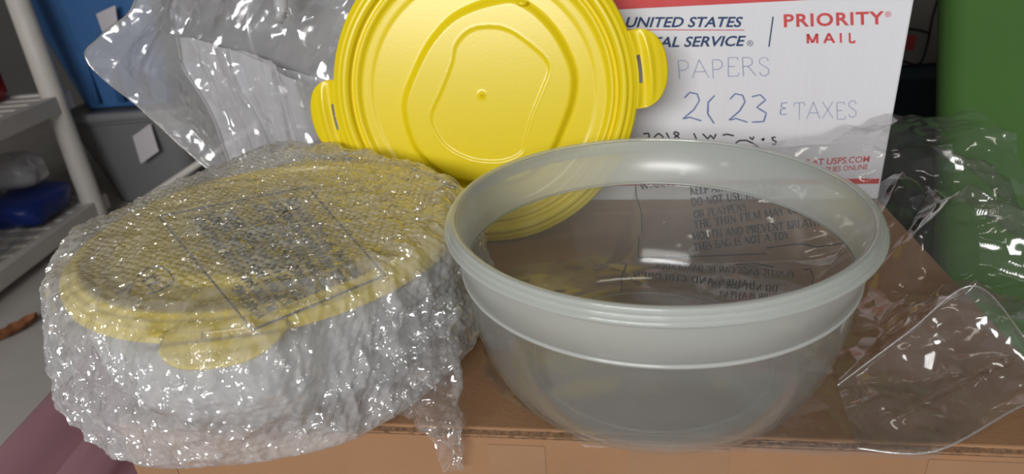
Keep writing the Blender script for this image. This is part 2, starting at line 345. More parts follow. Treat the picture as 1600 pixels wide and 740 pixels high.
def strokes(text, fmap, thick=.15, thin=.075, serif=True, jitter=0.0, seed=1, k=3):
    """letter strokes -> mesh; fmap(a in 0..1 along the line, b in letter heights) -> world point"""
    r = random.Random(seed); W = sum(GL[c][0] + .06 for c in text); x = 0; V = []; Fc = []
    for c in text:
        wd, st = GL[c]; dy = r.uniform(-jitter, jitter); sk = r.uniform(-jitter, jitter)
        for kind, pts in st:
            polys = [(subdiv(pts, k), thick if kind in 'vt' else thin)]
            if kind == 'v' and serif:
                for e in (pts[0], pts[-1]): polys.append(([(e[0] - .12, e[1]), (e[0], e[1]), (e[0] + .12, e[1])], thin))
            for pp, lw in polys:
                rv, rf = ribbon(pp, lw); n = len(V)
                for p in rv: V.append(fmap((x + p[0] + sk * p[1]) / W, p[1] + dy))
                Fc += [[i + n for i in f] for f in rf]
        x += wd + .06
    return V, Fc
def poly_strokes(polys, fmap, lw, k=3):
    V = []; Fc = []
    for pts in polys:
        rv, rf = ribbon(subdiv(pts, k), lw); n = len(V); V += [fmap(*p) for p in rv]; Fc += [[i + n for i in f] for f in rf]
    return V, Fc
def font_text(text, fmap, bold=0.0, shear=0.0, spacing=1.0):
    cu = bpy.data.curves.new('lettering', 'FONT'); cu.body = text; cu.offset = bold; cu.shear = shear; cu.space_character = spacing; cu.resolution_u = 3
    o = bpy.data.objects.new('lettering', cu); col.objects.link(o)
    dg = bpy.context.evaluated_depsgraph_get(); me = bpy.data.meshes.new_from_object(o.evaluated_get(dg))
    V = np.array([v.co[:] for v in me.vertices]); Fc = [list(p.vertices) for p in me.polygons]
    bpy.data.objects.remove(o); bpy.data.curves.remove(cu); bpy.data.meshes.remove(me)
    mn, mx = V.min(0), V.max(0)
    return [fmap((x - mn[0]) / (mx[0] - mn[0]), (y - mn[1]) / (mx[1] - mn[1])) for x, y, _ in V], Fc
def line_map(surf, x0, y0, x1, y1, h):
    """text line from photo point (x0,y0) to (x1,y1), h pixels tall, laid on the surface given by surf(px,py)"""
    d = np.array([x1 - x0, y1 - y0], float); n = np.array([d[1], -d[0]]) / np.linalg.norm(d)
    return lambda a, b: surf(x0 + d[0] * a + n[0] * b * h, y0 + d[1] * a + n[1] * b * h)

# ------------------------------------------------------------------ postal box
BY = math.radians(-10.3)
B1 = np.array([math.cos(BY), math.sin(BY), 0]); B2 = np.array([-math.sin(BY), math.cos(BY), 0])
corner = at_z(1372, 312, T)
BD = float((corner - np.array([0, 0, CZ])) @ B2)               # distance of the printed face
BU1 = float(corner @ B1); BU0 = BU1 - 0.46; BH = 0.305; BDEP = 0.20
def bp(u, v, z): return u * B1 + v * B2 + np.array([0, 0, z])
pbx = thing('postal_box', bp((BU0 + BU1) / 2, BD + BDEP / 2, T), 'white cardboard mailing box with red and navy postal lettering behind the bowl', 'box')
def bbox(u0, u1, v0, v1, z0, z1, bev): return bevbox(bp((u0 + u1) / 2, (v0 + v1) / 2, (z0 + z1) / 2), (u1 - u0, v1 - v0, z1 - z0), bev, BY)
obj('box_body', *bbox(BU0, BU1, BD, BD + BDEP, T + 0.0005, T + BH, 0.0025), M['white_card'], pbx, smooth=False)
obj('top_flap', *bbox(BU0, BU1, BD, BD + BDEP / 2 - 0.001, T + BH, T + BH + 0.003, 0.001), M['white_card'], pbx, smooth=False)
obj('top_flap', *bbox(BU0, BU1, BD + BDEP / 2 + 0.001, BD + BDEP, T + BH, T + BH + 0.003, 0.001), M['white_card'], pbx, smooth=False)
def on_box(px, py, off=0.0004): return at_plane(px, py, B2, BD - off)
bandz = on_box(1220, 2)[2]; bl = on_box(1220, 283)[2]
obj('red_band', *bbox(BU0 + 0.001, BU1 - 0.001, BD - 0.0004, BD, bandz, bandz + 0.035, 0), M['red_ink'], pbx, smooth=False)
obj('red_line', *bbox(BU0 + 0.001, BU1 - 0.003, BD - 0.0004, BD, bl - 0.0045, bl + 0.0025, 0), M['red_ink'], pbx, smooth=False)
def box_text(text, x0, y0, x1, y1, h, mat, **k):
    o = obj('lettering', *font_text(text, line_map(on_box, x0, y0, x1, y1, h), **k), M[mat], pbx, smooth=False); return o
box_text('UNITED STATES', 978, 43, 1161, 42.5, 16.5, 'navy_ink', bold=.022, shear=.28)
box_text('POSTAL SERVICE', 970, 75, 1166, 72, 16.5, 'navy_ink', bold=.022, shear=.28)
box_text('®', 1167, 72, 1177, 72, 9, 'navy_ink')
box_text('PRIORITY', 1225, 43, 1382, 38, 21, 'red_ink', bold=.025, spacing=1.12)
box_text('®', 1383, 27, 1393, 26.5, 9, 'red_ink')
for ch, x0, x1 in (('M', 1260, 1281), ('A', 1288, 1305), ('I', 1311, 1318), ('L', 1326, 1337)):
    obj('lettering', *strokes(ch, line_map(on_box, x0, 68 - (x0 - 1260) * .026, x1, 68 - (x1 - 1260) * .026, 15), thick=.2, thin=.2, serif=False), M['red_ink'], pbx, smooth=False)
box_text('S AT USPS.COM', 1258, 259, 1360, 253, 10, 'red_ink', bold=.015, shear=.2)
box_text('SUPPLIES ONLINE', 1272, 270, 1357, 264, 8, 'red_ink', bold=.01, shear=.2)
obj('lettering', *poly_strokes([[(980, 46.5), (1163, 47)]], on_box, 1.3), M['red_ink'], pbx, smooth=False)
obj('lettering', *poly_strokes([[(1208, 26), (1201.5, 73)]], on_box, 2.2), M['navy_ink'], pbx, smooth=False)
hw = dict(serif=False, thick=.05, thin=.05, jitter=.05)
obj('handwriting', *strokes('PAPERS', line_map(on_box, 1058, 123, 1207, 118, 29), seed=4, **hw), M['pen_blue'], pbx, smooth=False)
obj('handwriting', *strokes('2(23', line_map(on_box, 1064, 190, 1207, 193, 44), seed=2, **hw), M['pen_dark'], pbx, smooth=False)
obj('handwriting', *strokes('&', line_map(on_box, 1216, 182, 1234, 182, 22), seed=2, **hw), M['pen_dark'], pbx, smooth=False)
obj('handwriting', *strokes('TAXES', line_map(on_box, 1240, 187, 1342, 184, 26), seed=5, **hw), M['pen_blue'], pbx, smooth=False)
obj('handwriting', *poly_strokes([
    [(1005, 209), (1013, 208), (1015, 213), (1009, 219), (1004, 224), (1016, 223)], [(1029, 208), (1022, 214), (1028, 219), (1037, 214), (1029, 208)],
    [(1041, 207), (1047, 218)], [(1061, 208.5), (1055, 205.5), (1052.5, 208.5), (1057, 212), (1061.5, 215.5), (1058, 219), (1053, 217.5), (1054, 214.5), (1060, 210.5), (1061, 208.5)],
    [(1084, 208), (1089, 219)], [(1098, 209), (1106, 217), (1110, 211), (1115, 217), (1119, 209)], [(1129, 211), (1136, 209.5), (1147, 212)],
    [(1171, 214), (1176, 218), (1178, 213)], [(1190, 218), (1194, 216), (1193, 219), (1190, 218)], [(1212, 214), (1206, 215), (1208, 219), (1213, 221), (1211, 226), (1206, 225)],
    [(1149, 224), (1155, 219.5), (1166, 219), (1177, 224), (1187, 231)], [(1160, 230), (1165, 228), (1170, 230)], [(1173, 230), (1178, 229), (1182, 232)], [(1186, 233), (1192, 233), (1198, 236)]],
    on_box, 2.3), M['marker'], pbx, smooth=False)

# ------------------------------------------------------------------ yellow lid shape (x right, y up, h towards the viewer)
BOSS = [(.0429, .1005), (.0222, .1004), (-.0062, .0941), (-.0318, .0822), (-.0567, .0585), (-.0762, .0284), (-.090, .0006), (-.0922, -.021), (-.0872, -.0468), (-.0776, -.0658), (-.045, -.094), (0, -.104), (.045, -.098), (.0746, -.0707), (.090, -.0422), (.1022, -.0108), (.105, .0168), (.098, .0408), (.0849, .0648), (.0664, .0855)]
INNER = [(.0171, .0736), (-.0077, .0716), (-.0252, .057), (-.0318, .0367), (-.0449, .0094), (-.0607, -.0207), (-.0565, -.0406), (-.043, -.0595), (-.015, -.074), (.018, -.077), (.0418, -.0682), (.0477, -.0516), (.0561, -.0266), (.0686, .0011), (.0779, .0228), (.0748, .0352), (.0614, .0493), (.0378, .0673)]
def smooth_poly(P, k=8):
    P = np.array(P); n = len(P); out = []
    for i in range(n):
        a, b, c, d = P[i - 1], P[i], P[(i + 1) % n], P[(i + 2) % n]
        for j in range(k):
            t = j / k; out.append(.5 * (2 * b + (c - a) * t + (2 * a - 5 * b + 4 * c - d) * t * t + (3 * b - a - 3 * c + d) * t ** 3))
    return np.array(out)
def sdf(P, poly):      # >0 inside
    d = np.full(len(P), 9.0); ins = np.zeros(len(P), bool)
    for a, b in zip(poly, np.roll(poly, -1, 0)):
        e = b - a; t = np.clip(((P - a) @ e) / (e @ e + 1e-12), 0, 1)
        d = np.minimum(d, np.linalg.norm(P - a - t[:, None] * e, axis=1))
        c = (a[1] > P[:, 1]) != (b[1] > P[:, 1])
        xx = a[0] + (P[:, 1] - a[1]) / (b[1] - a[1] + 1e-12) * (b[0] - a[0]); ins ^= c & (P[:, 0] < xx)
    return np.where(ins, d, -d)
LR = 0.176
LPROF = [(0, 0), (.128, 0), (.131, .0008), (.1415, .0012), (.1455, .0052), (.1485, .0056), (.1505, .0030), (.1535, .0028), (.1555, .0085), (.1585, .0105), (.1625, .0105), (.1650, .0072), (.1690, .0068), (.1712, .0050), (.1745, .0035), (.1760, .0005), (.1760, -.006)]
def lid_disc():
    lp = np.array(LPROF); rr = np.concatenate([np.linspace(0.0005, .126, 84), np.interp(np.linspace(0, 1, 60), np.linspace(0, 1, len(lp) - 1), lp[1:, 0])])
    hh = np.concatenate([np.zeros(84), np.interp(np.linspace(0, 1, 60), np.linspace(0, 1, len(lp) - 1), lp[1:, 1])])
    seg = 240; t = np.linspace(0, 2 * np.pi, seg, endpoint=False)
    X = rr[:, None] * np.cos(t); Y = rr[:, None] * np.sin(t); H = np.repeat(hh[:, None], seg, 1)
    P = np.stack([X.ravel(), Y.ravel()], -1)
    H = H.ravel() + .0075 * sstep(-.0045, .0045, sdf(P, smooth_poly(BOSS))) 
    si = sdf(P, smooth_poly(INNER)); H = H - .0012 * sstep(-.0012, .0012, si) + .0006 * np.exp(-(si / .0012) ** 2)
    H += .0022 * np.exp(-((P[:, 0] - .0) ** 2 + (P[:, 1] + .0) ** 2) / .0028 ** 2)
    V = np.stack([P[:, 0], P[:, 1], H], -1); Fc = grid_faces(len(rr), seg, True)
    # plain back, two millimetres behind
    rb = [(.1745, -.006), (.1745, .000), (.170, .004), (.16, .008), (.1535, .0005), (.14, -.001), (.12, -.0022), (.06, -.0022), (.0005, -.0022)]
    Vb, Fb = lathe([(LPROF[-1][0], LPROF[-1][1])] + rb, seg=seg)
    return V, Fc, Vb, Fb
def lid_tab(ang, slot=True):
    na, nr = 41, 18; V = []; top = {}
    Vs = []; Fs = []
    for side in (0, 1):
        for i in range(na):
            s = -1 + 2 * i / (na - 1); fl = 1 - abs(s) ** 2.6
            a = ang + s * .245 - 0
            r1 = .1755 + .034 * max(fl, 0) ** .55
            for j in range(nr):
                q = j / (nr - 1); r = .1725 + (r1 - .1725) * q
                h = .0035 - .004 * sstep(.1755, .182, r) + .0045 * math.exp(-((r - .1905) / .004) ** 2) * fl - .0035 * sstep(.198, .210, r)
                if side: h -= .0022
                Vs.append((r * math.cos(a), r * math.sin(a), h))
    idx = lambda sd, i, j: sd * na * nr + i * nr + j
    for i in range(na - 1):
        for j in range(nr - 1):
            if slot and 2 <= j <= 3 and 13 <= i <= 26: continue
            Fs.append([idx(0, i, j), idx(0, i, j + 1), idx(0, i + 1, j + 1), idx(0, i + 1, j)])
            Fs.append([idx(1, i, j), idx(1, i + 1, j), idx(1, i + 1, j + 1), idx(1, i, j + 1)])
        Fs.append([idx(0, i, nr - 1), idx(1, i, nr - 1), idx(1, i + 1, nr - 1), idx(0, i + 1, nr - 1)])
    return np.array(Vs), Fs
def build_lid(c, a, b, label, tabs):
    a = np.array(a); b = np.array(b); n = np.cross(a, b)
    X = lambda V: c + V[:, :1] * a + V[:, 1:2] * b + V[:, 2:] * n
    base = c - b * LR if abs(n[2]) < .5 else c
    t = thing('yellow_lid', base, label, 'lid', None)
    V, Fc, Vb, Fb = lid_disc()
    V = np.concatenate([V, Vb]); Fc = np.concatenate([Fc, Fb[:, ::-1] * 0 + Fb + len(V) - len(Vb)])
    obj('lid_disc', X(V), Fc, M['yellow'], t)
    for ang in tabs:
        obj('pull_tab', X(lid_tab(ang)[0]), lid_tab(ang)[1], M['yellow'], t)
    nv, nf = tube([(.0445, .0958, .004), (.0485, .0956, .0075), (.0525, .0954, .0075), (.0560, .0952, .004)], [.0022, .0032, .0032, .0022], 10)
    obj('moulding_lug', X(nv), nf, M['yellow'], t)
    return t
yw, lean = -0.128, 0.160
la = np.array([math.cos(yw), math.sin(yw), 0]); lh = np.array([-math.sin(yw), math.cos(yw), 0])
lb = np.array([0, 0, 1.]) * math.cos(lean) + lh * math.sin(lean)
lc = np.array([-0.0215, 0.7660, T + LR * math.cos(lean) + 0.001])
build_lid(lc, la, lb, 'large round yellow plastic lid leaning upright against the white mailing box', (math.radians(6.5), math.radians(186)))

# ------------------------------------------------------------------ clear bowl
BC = np.array([0.1125, 0.4838, T + 0.0022])
bowl = thing('clear_bowl', BC, 'large empty translucent plastic bowl with frosted collar standing on clear film', 'bowl')
s = np.linspace(0, 1, 44)
ex = 1.80
zz = s * .1015; rr = .1161 + (.1530 - .1161) * np.maximum(1 - (1 - s) ** ex, 0) ** (1 / ex)
outer = list(zip(rr, zz))
inner = [(r - .0022, z + .0022 * (1 - z / .1015)) for r, z in outer]
base_out = [(.0005, .0012), (.06, .0012), (.104, .0010), (.110, .0)]
base_in = [(.1085, .0032), (.06, .0032), (.0005, .0032)]
obj('bowl_body', *lathe([tuple(np.array(p) + BC[2] * np.array([0, 1])) for p in base_out + outer + inner[::-1] + base_in], (BC[0], BC[1], 0), 160), M['bowl_body'], bowl)
def blathe(name, prof, mat, closed=True): return obj(name, *lathe([(r, z + BC[2]) for r, z in prof], (BC[0], BC[1], 0), 160, closed), M[mat], bowl)
blathe('frosted_collar', [(.1540, .1030), (.1582, .1315), (.1556, .1455), (.1540, .1450), (.1512, .1050), (.1508, .1030)], 'bowl_collar')
blathe('rim', [(.1556, .1440), (.1560, .1464), (.1564, .1469), (.1572, .1472), (.1590, .1472), (.1600, .1470), (.1606, .1464), (.1608, .1452), (.1606, .1446), (.1604, .1444), (.1606, .1442), (.1622, .1438), (.1630, .1432), (.1633, .1424), (.1631, .1416), (.1624, .1412), (.1622, .1410), (.1626, .1408), (.1642, .1402), (.1649, .1394), (.1651, .1384), (.1649, .1374), (.1642, .1366), (.1632, .1362), (.1612, .1360), (.1604, .1350), (.1588, .1325), (.1582, .1335), (.1575, .14)], 'bowl_rim')
tt = np.linspace(0, 2 * np.pi, 9)[:-1]
blathe('ridge', [(.1536 + .0014 * math.cos(a), .1018 + .0017 * math.sin(a)) for a in tt], 'bowl_ridge')
blathe('base_ring', [(.1010 + .0012 * math.cos(a), .0034 + .0006 * math.sin(a)) for a in tt], 'bowl_body')
bo_r = np.array([0] + [p[0] for p in outer] + [.158, .166, .30]); bo_z = np.array([0] + [p[1] for p in outer] + [.13, .14, 9])

# ------------------------------------------------------------------ clear poly bag lying under and behind the bowl
def edge_y(x): return (V0 - .158 * x) / .987
FX = np.array([-.075, -.05, -.015, .023, .06, .12, .18, .24, .28, .37, .45, .56])
FY = np.array([.56, .50, .440, .400, .374, .358, .348, .340, .347, .380, .41, .46])
BX = np.array([-.075, .0, .10, .16, .25, .35, .45, .56]); BYv = np.array([.62, .67, .68, .735, .745, .765, .775, .76])
RIDGES = [([(.25, .425, .001), (.31, .446, .022), (.378, .470, .056), (.415, .438, .040), (.45, .41, .02)], .9),
          ([(.30, .56, .012), (.36, .60, .035), (.42, .66, .075)], 1.1), ([(.38, .56, .05), (.45, .60, .08), (.49, .56, .06)], 1.2),
          ([(.40, .72, .085), (.46, .69, .095), (.50, .64, .085)], 1.3), ([(.28, .38, .006), (.36, .40, .02), (.44, .42, .035)], 1.0)]
def film_h(x, y, fine=True):
    h = np.zeros_like(x)
    m = sstep(.11, .16, x) * (1 - .0 * x)
    h = np.maximum(h, m * np.clip((y - .640 + .10 * (x - .25)) * 1.05, 0, .098))
    lump = .055 * np.exp(-((x - .46) / .07) ** 2 - ((y - .64) / .10) ** 2); h = np.maximum(h, lump)
    for pts, sl in RIDGES:
        best = np.full_like(x, -1.0)
        for a, b in zip(pts[:-1], pts[1:]):
            ax, ay, az = a; bx, by, bz = b; ex_, ey = bx - ax, by - ay
            t = np.clip(((x - ax) * ex_ + (y - ay) * ey) / (ex_ * ex_ + ey * ey), 0, 1)
            d = np.hypot(x - ax - t * ex_, y - ay - t * ey); best = np.maximum(best, az + t * (bz - az) - sl * d)
        h = np.maximum(h, best)
    if fine:
        P = np.stack([x, y * 1.0, h * 2], -1)
        right = sstep(.27, .40, x); txt = m * sstep(.60, .66, y) * (1 - sstep(.36, .42, x))
        amp = .0035 + .014 * right; amp = amp * (1 - .85 * txt)
        h = h + amp * (ridged(P, .055, 1) - .35) + amp * .40 * (ridged(P, .026, 2) - .4) + amp * .05 * ridged(P, .010, 3)
    r = np.hypot(x - BC[0], y - BC[1])
    lim = np.interp(r, bo_r, bo_z) - .0012
    h = np.minimum(np.maximum(h, .0006), np.maximum(lim, .0006))
    droop = np.clip(edge_y(x) - .002 - y, 0, 1); h = np.where(droop > 0, np.minimum(h, .004) - droop * 1.3, h)
    return h
nx, ny = 330, 260
xs = np.linspace(-.034, .56, nx); fy = np.maximum(np.interp(xs, FX, FY), edge_y(xs) - .007); by = np.interp(xs, BX, BYv)
tq = np.linspace(0, 1, ny)
X = np.repeat(xs[None], ny, 0); Y = fy[None] + (by - fy)[None] * tq[:, None]
wob = vnoise(np.stack([X, X * 0 + 3, Y * 0], -1), .05, 9) - .5
Y = Y + wob * .03 * (tq[:, None] > .9) * sstep(.9, 1, tq)[:, None]
Z = film_h(X, Y) + T
bag = thing('clear_bag', (0.27, 0.55, T), 'crumpled clear plastic bag with printed warning spread under and right of the bowl', 'bag')
obj('film_sheet', np.stack([X, Y, Z], -1).reshape(-1, 3), grid_faces(ny, nx), M['film'], bag, fast=True)
def on_film(px, py):
    r = ray(px, py); lo, hi = .45, 1.25
    ts = np.linspace(lo, hi, 500); P = r[None] * ts[:, None] + np.array([0, 0, CZ])
    g = P[:, 2] - T - film_h(P[:, 0], P[:, 1]) - .0012
    k = int(np.argmax(g < 0)) or 499
    t0, t1 = ts[k - 1], ts[k]; g0, g1 = g[k - 1], g[k]
    return r * (t0 + (t1 - t0) * g0 / (g0 - g1 + 1e-12)) + np.array([0, 0, CZ])
wl = [('WARNING:', 1001, 296, 1082, 286, 10), ('KEEP AWAY FROM BABIES', 1079, 304, 1230, 288, 12), ('DO NOT USE IN CRIBS,', 1081, 322, 1225, 303, 12), ('OR PLAYPENS.', 1085, 341, 1171, 328, 12),
      ('THE THIN FILM MAY CLING', 1085, 357, 1275, 328, 12), ('MOUTH AND PREVENT BREATHING', 1082, 375, 1305, 349, 12), ('THIS BAG IS NOT A TOY.', 1085, 392, 1238, 372, 12)]
V = []; Fc = []
for i, (tx, x0, y0, x1, y1, h) in enumerate(wl):
    v, f = strokes(tx, line_map(on_film, x0, y0, x1, y1, h), thick=.21, thin=.11, k=2); n = len(V); V += v; Fc += [[q + n for q in g] for g in f]
obj('warning_text', V, Fc, M['print'], bag, smooth=False)
obj('warning_frame', *poly_strokes([[(993, 285), (994, 306), (1002, 330), (1003, 364)], [(998, 368), (997, 402), (1060, 401), (1130, 399), (1198, 396)], [(1197, 387), (1240, 382), (1256, 381), (1275, 386), (1317, 380)]], on_film, 1.9, 10), M['print'], bag, smooth=False)
V = []; Fc = []
for tx, x0, y0, x1, y1, h in (('PLASTIC BAGS CAN BE DANGEROUS.', 1240, 432, 1020, 417, 8), ('BABIES AND CHILDREN.', 1180, 448, 983, 432, 9), ('DO NOT USE IN', 1215, 455, 1110, 447, 9), ('OR PLAYPENS.', 1200, 468, 1120, 462, 9)):
    fm = (lambda x0, y0, x1, y1, h: lambda a, b: on_film(x0 + (x1 - x0) * a, y0 + (y1 - y0) * a - b * h))(x0, y0, x1, y1, h)
    v, f = strokes(tx, fm, thick=.15, thin=.08, k=1); n = len(V); V += v; Fc += [[q + n for q in g] for g in f]
obj('mirrored_text', V, Fc, M['print'], bag, smooth=False)
for mf in ([(979, 412), (972, 430), (970, 455)], [(1150, 413), (1180, 411), (1210, 417)], [(1255, 421), (1266, 420), (1271, 432), (1268, 452)]):
    obj('mirrored_frame', *poly_strokes([mf], on_film, 1.5, 6), M['print'], bag, smooth=False)

def net_sheet(net, nu, nv):          # smooth sheet through a net of points
    net = np.array(net, float)
    def cat(P, n):
        m = len(P); t = np.linspace(0, m - 1 - 1e-6, n); i = t.astype(int); f = (t - i)[:, None, None]
        a, b, c_, d = P[np.maximum(i - 1, 0)], P[i], P[np.minimum(i + 1, m - 1)], P[np.minimum(i + 2, m - 1)]
        return .5 * (2 * b + (c_ - a) * f + (2 * a - 5 * b + 4 * c_ - d) * f ** 2 + (3 * b - a - 3 * c_ + d) * f ** 3)
    G = cat(net, nv); return cat(G.transpose(1, 0, 2), nu).transpose(1, 0, 2)
def sheet_normals(G):
    du_ = np.gradient(G, axis=1); dv_ = np.gradient(G, axis=0); n = np.cross(du_, dv_); return n / (np.linalg.norm(n, axis=-1, keepdims=True) + 1e-12)
fa = [at_z(1308, 602, .548), at_z(1415, 522, .578), at_z(1520, 446, .612), at_z(1602, 528, .600)]
fb = [at_z(1340, 700, .545), at_z(1462, 704, .550), at_z(1600, 632, .566), at_z(1690, 610, .572)]
mid = [(np.array(p) * .55 + np.array(q) * .45) - np.array([0, 0, d]) for p, q, d in zip(fa, fb, (0, .006, .012, .010))]
G = net_sheet([fa, mid, fb], 120, 120); Nn = sheet_normals(G)
ew = np.sin(np.linspace(0, np.pi, 120))[:, None]
G = G + Nn * (ew * ((ridged(G * np.array([1, .6, 1]), .045, 61) - .5) * .014 + (ridged(G, .018, 62) - .5) * .005))[..., None]
G[..., 2] = np.where(G @ E2 > V0 - .002, np.maximum(G[..., 2], T + .002), G[..., 2])
obj('folded_flap', G.reshape(-1, 3), grid_faces(120, 120), M['flap'], bag, fast=True)
for e in (0, 119): obj('bright_fold_line', *tube(G[e, ::3], .0007, 6), M['bright_streak'], bag)  # thin pale tubes added as highlight lines along the flap

# ------------------------------------------------------------------ bubble-wrapped bowl
PC = np.array([-0.2225, 0.580]); LIDZ = 0.648
wb = thing('wrapped_bowl', (PC[0], PC[1], T + .004), 'milky plastic bowl inside the bubble wrap under its yellow lid', 'bowl')
obj('bowl_body', *lathe([(.001, T + .006), (.135, T + .005), (.157, T + .012), (.165, T + .03), (.168, T + .07), (.169, LIDZ - .004), (.166, LIDZ - .004), (.165, T + .07), (.162, T + .03), (.154, T + .015), (.001, T + .009)], (PC[0], PC[1], 0), 96), M['milky_bowl'], wb)
obj('rim', *lathe([(.1655, LIDZ - .008), (.1695, LIDZ - .008), (.1695, LIDZ - .003), (.1655, LIDZ - .003)], (PC[0], PC[1], 0), 96, True), M['milky_bowl'], wb)
ta = math.radians(-85)
build_lid(np.array([PC[0], PC[1], LIDZ]), np.array([math.cos(ta + math.pi / 2), math.sin(ta + math.pi / 2), 0]), np.array([-math.sin(ta + math.pi / 2), math.cos(ta + math.pi / 2), 0]),
          'yellow lid closed on the bowl inside the bubble wrap, its tab facing forward', (math.radians(-90), math.radians(90)))

WT = LIDZ + .0195
def wrap_profile(sarr):
    pts = [(0, WT + .001), (.10, WT + .0005), (.150, WT - .001), (.168, WT - .005), (.180, WT - .014), (.1865, WT - .028), (.190, WT - .05), (.194, WT - .075), (.195, T + .018), (.190, T + .007), (.178, T + .0025), (.150, T + .0018), (.11, T + .0018)]
    pts = smooth_open(pts); d = np.concatenate([[0], np.cumsum(np.linalg.norm(np.diff(pts, axis=0), axis=1))])
    return np.interp(sarr, d, pts[:, 0]), np.interp(sarr, d, pts[:, 1]), d[-1]
def smooth_open(P, k=10):
    P = np.array(P, float); out = []
    for i in range(len(P) - 1):
        a = P[max(i - 1, 0)]; b = P[i]; c = P[i + 1]; d = P[min(i + 2, len(P) - 1)]
        for j in range(k):
            t = j / k; out.append(.5 * (2 * b + (c - a) * t + (2 * a - 5 * b + 4 * c - d) * t * t + (3 * b - a - 3 * c + d) * t ** 3))
    return np.array(out + [P[-1]])
NW = 560
g = np.linspace(-1, 1, NW); A, Bq = np.meshgrid(g, g)
rho = np.maximum(np.abs(A), np.abs(Bq)) + 1e-9
th = np.where(np.abs(A) >= np.abs(Bq), np.pi / 4 * Bq / np.where(A == 0, 1e-9, A) + np.where(A < 0, np.pi, 0), np.pi / 2 - np.pi / 4 * A / np.where(Bq == 0, 1e-9, Bq) + np.where(Bq < 0, np.pi, 0))
_, _, SL = wrap_profile(np.array([0.0]))
sa = rho * SL
R_, Z_, _ = wrap_profile(sa)
az = (th + np.pi) % (2 * np.pi) - np.pi
angd = lambda a0: np.abs((az - a0 + np.pi) % (2 * np.pi) - np.pi)
hgt = np.clip((Z_ - T) / (WT - T), 0, 1)
side = sstep(.14, .17, R_)
mod = .034 * np.exp(-(angd(math.radians(-85)) / .30) ** 4) * sstep(.1, .8, hgt)            # tab under the wrap
mod += .006 * np.exp(-(angd(math.radians(-112)) / .35) ** 2) * (1 - hgt) + .010 * np.exp(-(angd(math.radians(-65)) / .3) ** 2) * (1 - hgt)
mod += .002 * hgt - .006 * np.exp(-(angd(math.radians(-150)) / .5) ** 2) * (1 - .8 * hgt)
mod -= .007 * np.exp(-(angd(math.radians(65)) / .7) ** 2)
mod += .031 * np.exp(-(angd(math.radians(96)) / .29) ** 4) * sstep(.1, .8, hgt)             # the far tab
mod += .006 * np.exp(-(angd(math.radians(-105)) / .8) ** 2) * (1 - hgt)
R2 = R_ + mod * side
WX = PC[0] + R2 * np.cos(th); WY = PC[1] + R2 * np.sin(th)
WZ = Z_ + .009 * np.exp(-((WX + .26) / .07) ** 2 - ((WY - .74) / .05) ** 2) * sstep(.5, .9, hgt)
P3 = np.stack([WX, WY, WZ], -1)
# outward direction along the profile
eps = .0008
Ra, Za, _ = wrap_profile(np.clip(sa - eps, 0, SL)); Rb, Zb, _ = wrap_profile(np.clip(sa + eps, 0, SL))
tr_, tz_ = Rb - Ra, Zb - Za; ln = np.hypot(tr_, tz_) + 1e-12; nr_, nz_ = -tz_ / ln, tr_ / ln
NRM = np.stack([nr_ * np.cos(th), nr_ * np.sin(th), nz_], -1)
low = (vnoise(P3, .05, 11) - .5) * .010 + (ridged(P3, .030, 12) - .4) * .007
cr = (ridged(P3, .017, 13) - .4) * .0056 + (ridged(P3, .008, 14) - .4) * .0026
# rows of air bubbles
pitch = .0068
bu = np.where(side > .5, th * .185, WX * math.cos(.5) + WY * math.sin(.5)); bv = np.where(side > .5, sa, -WX * math.sin(.5) + WY * math.cos(.5))
row = np.round(bv / (pitch * .866)); du = bu / pitch - .5 * (row % 2); du = (du - np.round(du)) * pitch; dv = bv - row * pitch * .866
bub = .0019 * np.sqrt(np.clip(1 - (du ** 2 + dv ** 2) / (.0030 ** 2), 0, 1)) * (.35 + .65 * (vnoise(P3, .02, 15)))
flat = sstep(0, .02, sa * 0 + Z_ - T - .004)            # stays flat where it lies on the carton
disp = np.maximum(-.0035 - .004 * side, low * (.45 + .55 * side) + cr * (.5 + .5 * side) + bub * (1.1 - .6 * side)) * flat
PW = P3 + NRM * disp[..., None]
# the soft wrap gives way where the clear bowl and the leaning lid press on it
bh = PW[..., 2] - BC[2]
br_ = np.interp(bh, [p[1] for p in outer] + [.103, .1315, .1336, .148], [p[0] for p in outer] + [.156, .160, .167, .167]) + .0030
dx, dy = PW[..., 0] - BC[0], PW[..., 1] - BC[1]; dd = np.hypot(dx, dy); k_ = np.where(dd < br_, br_ / dd, 1.0)
PW[..., 0] = BC[0] + dx * k_; PW[..., 1] = BC[1] + dy * k_
ln_ = np.cross(la, lb); rel = PW - lc; hl = rel @ ln_; rl = np.hypot(rel @ la, rel @ lb)
PW = PW + np.where((rl < .181) & (hl < .0125) & (hl > -.08), .0125 - hl, 0)[..., None] * ln_
tabz = (rl >= .170) & (rl < .215) & (PW[..., 2] > .6535) & (hl < .008) & (hl > -.03)          # dips under the leaning lid's tab
PW[..., 2] = np.where(tabz, .6535, PW[..., 2])
PW[..., 2] = np.maximum(PW[..., 2], T + .0008)
wrap = thing('bubble_wrap', (PC[0], PC[1], T), 'crinkled clear bubble wrap enclosing a yellow-lidded bowl at the left', 'bubble wrap')
obj('wrap_sheet', PW.reshape(-1, 3), grid_faces(NW, NW), M['bubble'], wrap, fast=True)

